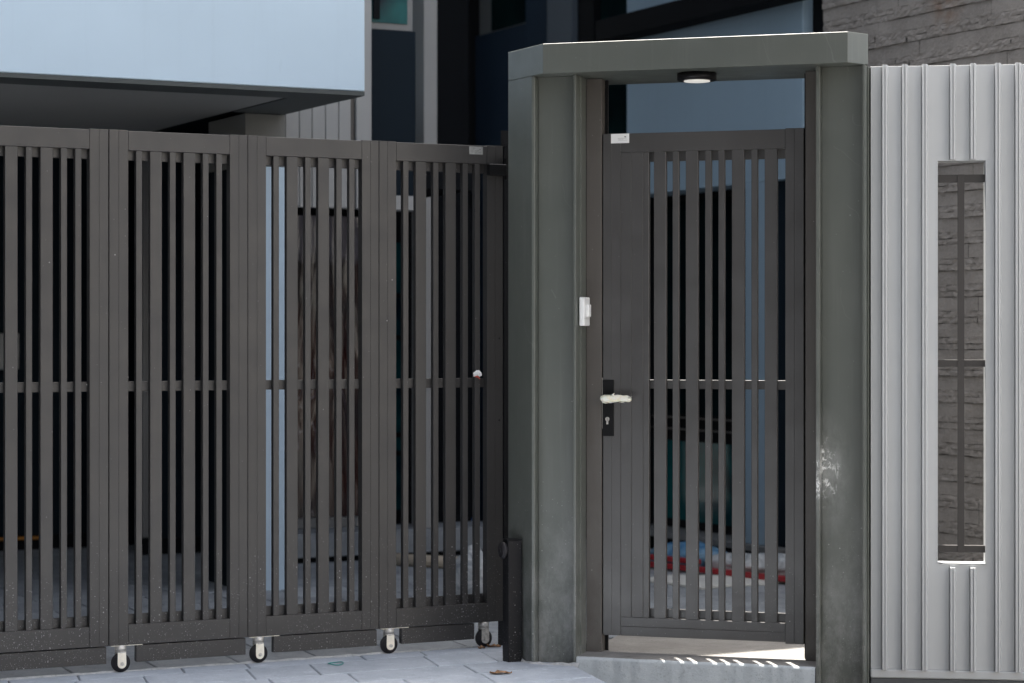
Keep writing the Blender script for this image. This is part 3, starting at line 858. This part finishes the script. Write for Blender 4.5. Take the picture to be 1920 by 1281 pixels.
# ------------------------------------------------------------------ things lying in the courtyard
def ground_pt(px, py):      # where a sighted spot meets the sloping courtyard floor
    lo, hi = 8., 18.
    for _ in range(40):
        m = (lo+hi)/2
        p = at(px, py, m)
        b = (p.x-HX)*-GS + (p.y-HY)*GC
        if p.z > floor_z(b): lo = m
        else: hi = m
    return at(px, py, lo)
def bar_between(name, p, q, w, h, mat, z0):
    d = (q-p); L = d.length
    o = link_mesh(name, box_mesh(0, L, 0, w, 0, h, .003, name), mat)
    o.location = (p.x, p.y, z0(p)); o.rotation_euler = (0, -math.asin((z0(q)-z0(p))/L), math.atan2(d.y, d.x))
    return o
pa, pb = ground_pt(1170, 1064), ground_pt(1500, 1101)
fz = lambda p: p.z
bd = (pb-pa).normalized(); bn = Vector((-bd.y, bd.x, 0))
ext = bd*.12
r1 = bar_between('steel_bar', pa-ext, pb+ext, .045, .028, M['red'], lambda p: p.z+.016)
tag(r1, 'long red steel bar lying on the white board, lower one', 'steel bar', 'red steel bars on the courtyard floor')
pm = pa + (pb-pa)*.42
r2 = bar_between('steel_bar', pa-ext+bn*.012, pm+bn*.012, .045, .026, M['red'], lambda p: p.z+.054)
tag(r2, 'shorter red steel bar stacked on the lower bar, in front of the blue tarp', 'steel bar', 'red steel bars on the courtyard floor')
rs = bar_between('metal_channel', pm+bn*.05+bd*.03, pb+bn*.05+ext, .07, .062, M['graysheet'], lambda p: p.z+.016)
tag(rs, 'dull grey metal channel lying behind the red bar', 'channel')
# white board under the bars: an irregular thin sheet
pts = [ground_pt(*c) for c in ((1195, 1090), (1262, 1098), (1315, 1107), (1345, 1103), (1440, 1098), (1475, 1092))]
far = [p + bn*.25 + bd*.05 for p in (pts[-1], pts[0])]
bm = bmesh.new()
def lift(p, h): return (p.x, p.y, floor_z((p.x-HX)*-GS + (p.y-HY)*GC) + h)
loop = pts + far
t_ = [bm.verts.new(lift(p, .013)) for p in loop]; b_ = [bm.verts.new(lift(p, .003)) for p in loop]
bm.faces.new(t_); bm.faces.new(b_[::-1])
for i in range(len(loop)): bm.faces.new((b_[i], b_[(i+1) % len(loop)], t_[(i+1) % len(loop)], t_[i]))
tag(link_mesh('white_board', finish(bm, 'white_board'), M['board']), 'thin white board on the courtyard floor under the red bars', 'board')

def blob(name, c, sx, sy, sz, mat, seed, rot=0, amp=.22, label='', cat=''):
    rnd = random.Random(seed)
    bm = bmesh.new(); bmesh.ops.create_icosphere(bm, subdivisions=3, radius=1)
    ph = [(Vector((rnd.uniform(-1, 1), rnd.uniform(-1, 1), rnd.uniform(-1, 1)))*rnd.uniform(2, 6), rnd.uniform(0, 6)) for _ in range(9)]
    for v in bm.verts:
        n_ = v.co.normalized()
        d = 1 + amp*sum(abs(math.sin(n_.dot(k)+f_)) for k, f_ in ph)/9*2 - amp
        v.co = Vector((n_.x*sx*d, n_.y*sy*d, max(n_.z, -.25)*sz*d))
    m_ = min(v.co.z for v in bm.verts)
    for v in bm.verts: v.co.z -= m_
    o = link_mesh(name, finish(bm, name, True), mat)
    o.location = c; o.rotation_euler = (0, 0, rot)
    return tag(o, label, cat)
pt = pa + (pb-pa)*.27 + bn*.20
blob('tarp', (pt.x, pt.y, pt.z+.02), .235, .09, .095, M['tarp'], 4, math.atan2(bd.y, bd.x), .25, 'crumpled blue plastic tarp heaped behind the red bars', 'tarp')
pt = pa + (pb-pa)*.76 + bn*.10
blob('plastic_sheet', (pt.x, pt.y, pt.z+.06), .34, .06, .06, M['clear_bag'], 9, math.atan2(bd.y, bd.x), .3, 'crumpled milky plastic sheet on the grey channel behind the red bar', 'plastic sheet')
# cream pipe and bags near the gate end
pp, pq = ground_pt(690, 1058), ground_pt(905, 1072)
d = (pq-pp)
o = cyl('plastic_pipe', (0, 0, 0), (d.x, d.y, d.z), .033, d.length, M['pipe'], None, 24, 0, True)
o.location = ((pp.x+pq.x)/2, (pp.y+pq.y)/2+.03, (pp.z+pq.z)/2+.034)
tag(o, 'cream plastic pipe lying on the courtyard floor behind the fourth gate panel', 'pipe')
g_ = ground_pt(882, 1120)
blob('plastic_bag', (g_.x, g_.y+.06, g_.z), .10, .08, .17, M['clear_bag'], 21, .3, .35, 'crumpled clear plastic bag on the floor behind the gate by the pipe end', 'bag')
g_ = ground_pt(887, 1018)
blob('cement_bag', (g_.x, g_.y+.06, g_.z+.05), .05, .05, .07, M['bag_blue'], 31, .8, .25, 'small blue bag behind the pipe, seen between the last gate slats', 'bag')
blob('red_bag', (g_.x+.02, g_.y-.03, g_.z), .06, .05, .055, M['bag_red'], 33, .8, .25, 'small red bag in front of the blue bag behind the gate', 'bag')

# ------------------------------------------------------------------ litter and scraps
def leaf(name, c, L, Wd, rot, seed, label):
    rnd = random.Random(seed); bm = bmesh.new(); prev = None
    for i in range(9):
        t = i/8; w = Wd*math.sin(math.pi*min(1, t*.94+.05))**.8*(1+rnd.uniform(-.2, .2))
        x = (t-.5)*L; zc = .002 + .004*math.sin(t*5+seed)**2
        row = [bm.verts.new((x, -w, zc + rnd.uniform(0, .006))), bm.verts.new((x, rnd.uniform(-.002, .002), max(.001, zc-.002))), bm.verts.new((x, w, zc + rnd.uniform(0, .008)))]
        if prev:
            for k in range(2): bm.faces.new((prev[k], row[k], row[k+1], prev[k+1]))
        prev = row
    o = link_mesh(name, finish(bm, name), M['leaf'])
    m_ = o.modifiers.new('thickness', 'SOLIDIFY'); m_.thickness = .0012
    o.location = c; o.rotation_euler = (0, 0, rot)
    return tag(o, label, 'leaf', 'dry leaves on the driveway')
def flat_pt(px, py):
    Y = CAM_Z*FPX/(py-629.); return Vector(((px-960)/FPX*Y, Y, .001))
leaf('dry_leaf', flat_pt(939, 1264), .088, .022, .12, 2, 'curled brown dry leaf lying on the driveway in front of the guide post')
leaf('dry_leaf', flat_pt(926, 1214), .060, .018, -.1, 5, 'crumpled brown dry leaf beside the rightmost gate caster')
leaf('dry_leaf', flat_pt(903, 1217), .034, .012, .5, 8, 'pale leaf scrap under the rightmost gate caster')
bm = bmesh.new(); prev = None; firstr = None
for i in range(32):
    t = 2*math.pi*i/32; rr = .030+.003*math.sin(3*t)
    c = Vector((math.cos(t)*rr, math.sin(t)*rr*1.2, .003+.002*math.sin(2*t)))
    ring = [bm.verts.new(c + Vector((math.cos(t)*math.cos(u)*.0022, math.sin(t)*math.cos(u)*.0022, math.sin(u)*.0022))) for u in (0, 1.57, 3.14, 4.71)]
    if prev:
        for k in range(4): bm.faces.new((prev[k], prev[(k+1) % 4], ring[(k+1) % 4], ring[k]))
    else: firstr = ring
    prev = ring
for k in range(4): bm.faces.new((prev[k], prev[(k+1) % 4], firstr[(k+1) % 4], firstr[k]))
o = tag(link_mesh('plastic_ring', finish(bm, 'plastic_ring', True), M['teal_plastic']), 'thin teal plastic loop dropped on the driveway paving', 'ring')
o.location = flat_pt(629, 1246)

# folded paper scrap caught on a slat of the last panel
scrap = thing('paper_scrap', 'folded white and red paper scrap stuck on a slat of the gate', 'paper', gw((-.045), -.003, 1.150), 27)
bm = bmesh.new()
V = [bm.verts.new(c) for c in ((-.018, 0, .010), (-.006, -.004, .020), (.004, -.010, .021), (.014, -.012, .010), (.019, -.008, -.002), (.012, -.004, -.020), (-.002, -.006, -.010), (-.017, 0, -.006), (-.002, -.014, .006))]
for q in ((0, 7, 8), (0, 8, 1), (1, 8, 2), (2, 8, 3), (3, 8, 6), (3, 6, 4), (7, 6, 8)): bm.faces.new([V[i] for i in q])
link_mesh('paper_fold', finish(bm, 'paper_fold'), M['paper'], scrap)
bm = bmesh.new()
V = [bm.verts.new(c) for c in ((-.016, -.004, -.007), (-.002, -.0075, -.0105), (.012, -.0055, -.020), (.004, -.010, -.006), (-.004, -.012, -.002))]
bm.faces.new((V[0], V[1], V[4])); bm.faces.new((V[1], V[3], V[4])); bm.faces.new((V[1], V[2], V[3]))
link_mesh('printed_fold', finish(bm, 'printed_fold'), M['red_ink'], scrap)
